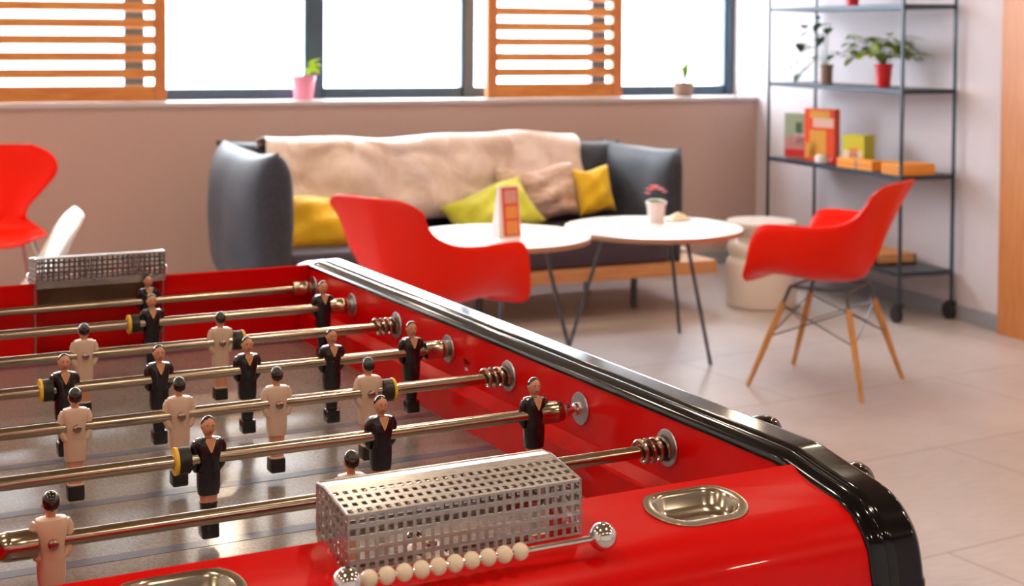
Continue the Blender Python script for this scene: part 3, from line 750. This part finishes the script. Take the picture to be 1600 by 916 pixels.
e=pot('potted_plant',(4.39,6.53,ZS[3]+.012),.030,.042,.105,POTR,'plant in a red pot on the upper shelf, only its pot base in frame','potted plant')
foliage(e,.10,10,.10,.06,.015,LEAFG,23,rise=.12)
e=pot('potted_plant',(1.782,7.98,1.022),.050,.069,.135,POTP,'small yellow green plant in a pink pot on the window sill','potted plant')
foliage(e,.13,7,.05,.075,.022,LEAFY,25,rise=.09,droop=.1,dirs=[0,.5,-.5])
e=empty('potted_orchid',(4.165,8.0,1.022),0,'leggy orchid in a brown glass pot on the right end of the window sill','potted plant')
MB().lathe([(.048,0),(.055,.01),(.062,.06),(.066,.085),(.060,.085),(.055,.06)],28).build('pot',POTB,e)
lf=MB(); 
for a,L,w in((2.9,.30,.05),(2.6,.22,.045),(.5,.15,.03)): leaf(lf,(0,0,.08),(math.cos(a)*.30,math.sin(a)*.2,1),L,w,.06)
lf.build('leaves',LEAFG,e,angle=80,fix=False)
MB().tube([(0,0,.08),(.01,0,.3),(-.015,0,.55),(0,0,.75)],.006,6).build('stem',LEAFD,e)
# flower pot and napkin on the right table
e=pot('potted_flower',(2.942,5.906,.5453),.033,.047,.094,POTW,'coral flowers in a small white pot on the round table','potted plant')
pt=MB(); rnd=random.Random(9)
for (x,y,z,r) in((-.028,0,.150,.020),(-.005,.01,.160,.021),(.018,0,.150,.018),(-.045,-.005,.135,.013),(.040,0,.138,.012)):
    for q in range(6):
        a=q*PI/3; leaf(pt,(x,y,z-.006),(math.cos(a),math.sin(a),.45),r*1.35,.013,.1)
pt.build('petals',FLOW,e,angle=80,fix=False)
lf=MB()
for q in range(9):
    a=q*.7; leaf(lf,(0,0,.09),(math.cos(a),math.sin(a),.5),.045,.014,.2)
lf.build('leaves',LEAFG,e,angle=80,fix=False)
nk=MB(); G=[]
for i in range(11):
    row=[]
    for j in range(15):
        a,b=i/10-.5,j/14-.5; r=math.hypot(a,b); row.append((b*.13,a*.10,.002+.034*max(0,1-2*r)+.006*abs(math.sin(9*a+7*b))*max(0,1-1.6*r)))
    G.append(row)
o=nk.rings(G,False,False,closed=False).build('napkin',mat('cream_napkin',(.82,.72,.55),.7),None,angle=80,fix=False,loc=(3.065,5.93,.5458)); tag(o,'crumpled cream napkin beside the flower pot','napkin'); solid(o,.001,1)

# menu card on the left table
MENUR=mat('menu_red',(.62,.05,.02),.4); MENUO=mat('menu_picture',(.70,.28,.07),.4); MENUW=mat('menu_white',(.78,.72,.74),.5); MENUP=mat('menu_pink',(.60,.32,.28),.5)
e=empty('menu_card',(2.065,5.50,.5705),math.radians(14),'standing red and white menu card on the round table','menu card')
MB().add([(-.055,-.030,0),(.055,-.030,0),(.050,-.006,.205),(-.045,-.006,.205),(-.055,.030,0),(.055,.030,0),(.050,.002,.205),(-.045,.002,.205)],
    [(0,1,2,3),(5,4,7,6),(3,2,6,7),(0,3,7,4),(1,5,6,2),(0,4,5,1)]).build('card_body',MENUW,e,smooth=False)
def card_patch(x0,x1,z0,z1,m,off,nm):
    P=lambda x,z:(x,-.030+.024*z/.205-off,z)
    MB().add([P(x0,z0),P(x1,z0),P(x1,z1),P(x0,z1)],[(0,1,2,3)]).build(nm,m,e,smooth=False)
card_patch(-.032,.048,.004,.200,MENUR,.0008,'card_front'); card_patch(-.020,.040,.135,.190,MENUP,.0014,'picture'); card_patch(-.018,.040,.075,.125,MENUO,.0014,'picture'); card_patch(-.018,.040,.012,.065,MENUO,.0014,'picture')

# ---- boxes on the third shelf ------------------------------------------------
zs=ZS[1]+.012
def box_thing(name,loc,sx,sy,sz,rz,m,label,cat='box',front=None,group=None):
    e=empty(name,loc,rz,label,cat,group)
    MB().box(-sx/2,sx/2,-sy/2,sy/2,0,sz).build('box_body',m,e,smooth=False,bevel=.0015)
    if front:
        for (x0,x1,za,zb,mm) in front:      # printed areas on the -X face
            X=-sx/2-.0006
            MB().add([(X,x1,za),(X,x0,za),(X,x0,zb),(X,x1,zb)],[(0,1,2,3)]).build('printed_front',mm,e,smooth=False)
    return e
C=lambda n,c,r=.5: mat(n,c,r)
g1=C('box_sage',(.30,.38,.27)); g2=C('box_rose',(.50,.24,.24)); g3=C('box_crimson',(.62,.01,.015)); g4=C('box_deep_green',(.04,.12,.06))
o1=C('box_orange_red',(.80,.07,.01)); o2=C('box_gold',(.75,.36,.05)); o3=C('box_pale_oval',(.75,.52,.48)); navy=C('box_navy_side',(.06,.08,.14))
y1=C('box_yellow_green',(.60,.58,.03)); y2=C('box_olive_side',(.16,.15,.02)); y3=C('box_white_print',(.75,.72,.68)); y4=C('box_orange_print',(.85,.28,.06))
am=C('box_amber',(.80,.30,.03)); am2=C('box_amber_line',(.45,.13,.02)); 
R1=math.radians(28)
box_thing('game_box',(4.35,6.955,zs),.035,.185,.25,R1,g1,'sage and rose tin box at the left end of the shelf','box',[(-.088,.088,.005,.05,g3),(-.088,.088,.05,.12,g2),(-.02,.02,.12,.20,g4),(-.05,.03,.085,.14,o3)])
box_thing('game_box',(4.36,6.755,zs),.055,.185,.285,R1,o1,'tall orange red box standing next to the sage tin','box',[(-.06,.06,.235,.275,o2),(-.085,.04,.185,.235,o3),(-.04,.06,.02,.17,o2),(.02,.085,.02,.10,o2)])
box_thing('game_box',(4.37,6.425,zs),.12,.125,.165,R1,y1,'yellow green cube box in the middle of the shelf','box',[(-.05,.055,.02,.085,y3),(-.03,.02,.03,.10,y4)])
box_thing('game_box',(4.30,6.30,zs),.09,.27,.05,math.radians(6),am,'flat amber game box nearest the green cube','box',[(-.13,.13,.022,.027,am2),(-.02,-.01,0,.05,navy)],'flat amber boxes')
box_thing('game_box',(4.36,5.985,zs),.20,.16,.055,math.radians(6),am,'flat amber game box at the right end of the shelf','box',[(-.07,.07,.015,.020,am2),(-.07,.07,.032,.037,am2)],'flat amber boxes')
box_thing('game_box',(4.40,6.165,zs),.12,.14,.045,math.radians(2),am,'flat amber game box between the two other flat ones','box',None,'flat amber boxes')
o=MB().lathe([(.030,0),(.034,.004),(.034,.028),(.026,.040),(.010,.044)],24).build('small_jar',C('pale_lid',(.72,.68,.74),.4),None,loc=(4.30,6.665,zs)); tag(o,'small pale round jar in front of the orange box','jar')
o=MB().ball((0,0,.019),.019,16,sc=(1.3,1,1)).build('red_ball',C('crimson_toy',(.62,.02,.05),.4),None,loc=(4.29,6.53,zs)); tag(o,'small crimson toy lying before the yellow green box','toy')
# wooden crate on the lowest shelf
e=empty('wooden_tray',(4.40,6.33,ZS[0]+.012),0,'low wooden tray on the bottom shelf','tray')
m=MB(); m.box(-.12,.12,-.2,.2,0,.008); m.box(-.12,-.11,-.2,.2,0,.05); m.box(.11,.12,-.2,.2,0,.05); m.box(-.12,.12,-.2,-.19,0,.05); m.box(-.12,.12,.19,.2,0,.05)
m.build('tray_body',PLANK,e,smooth=False)
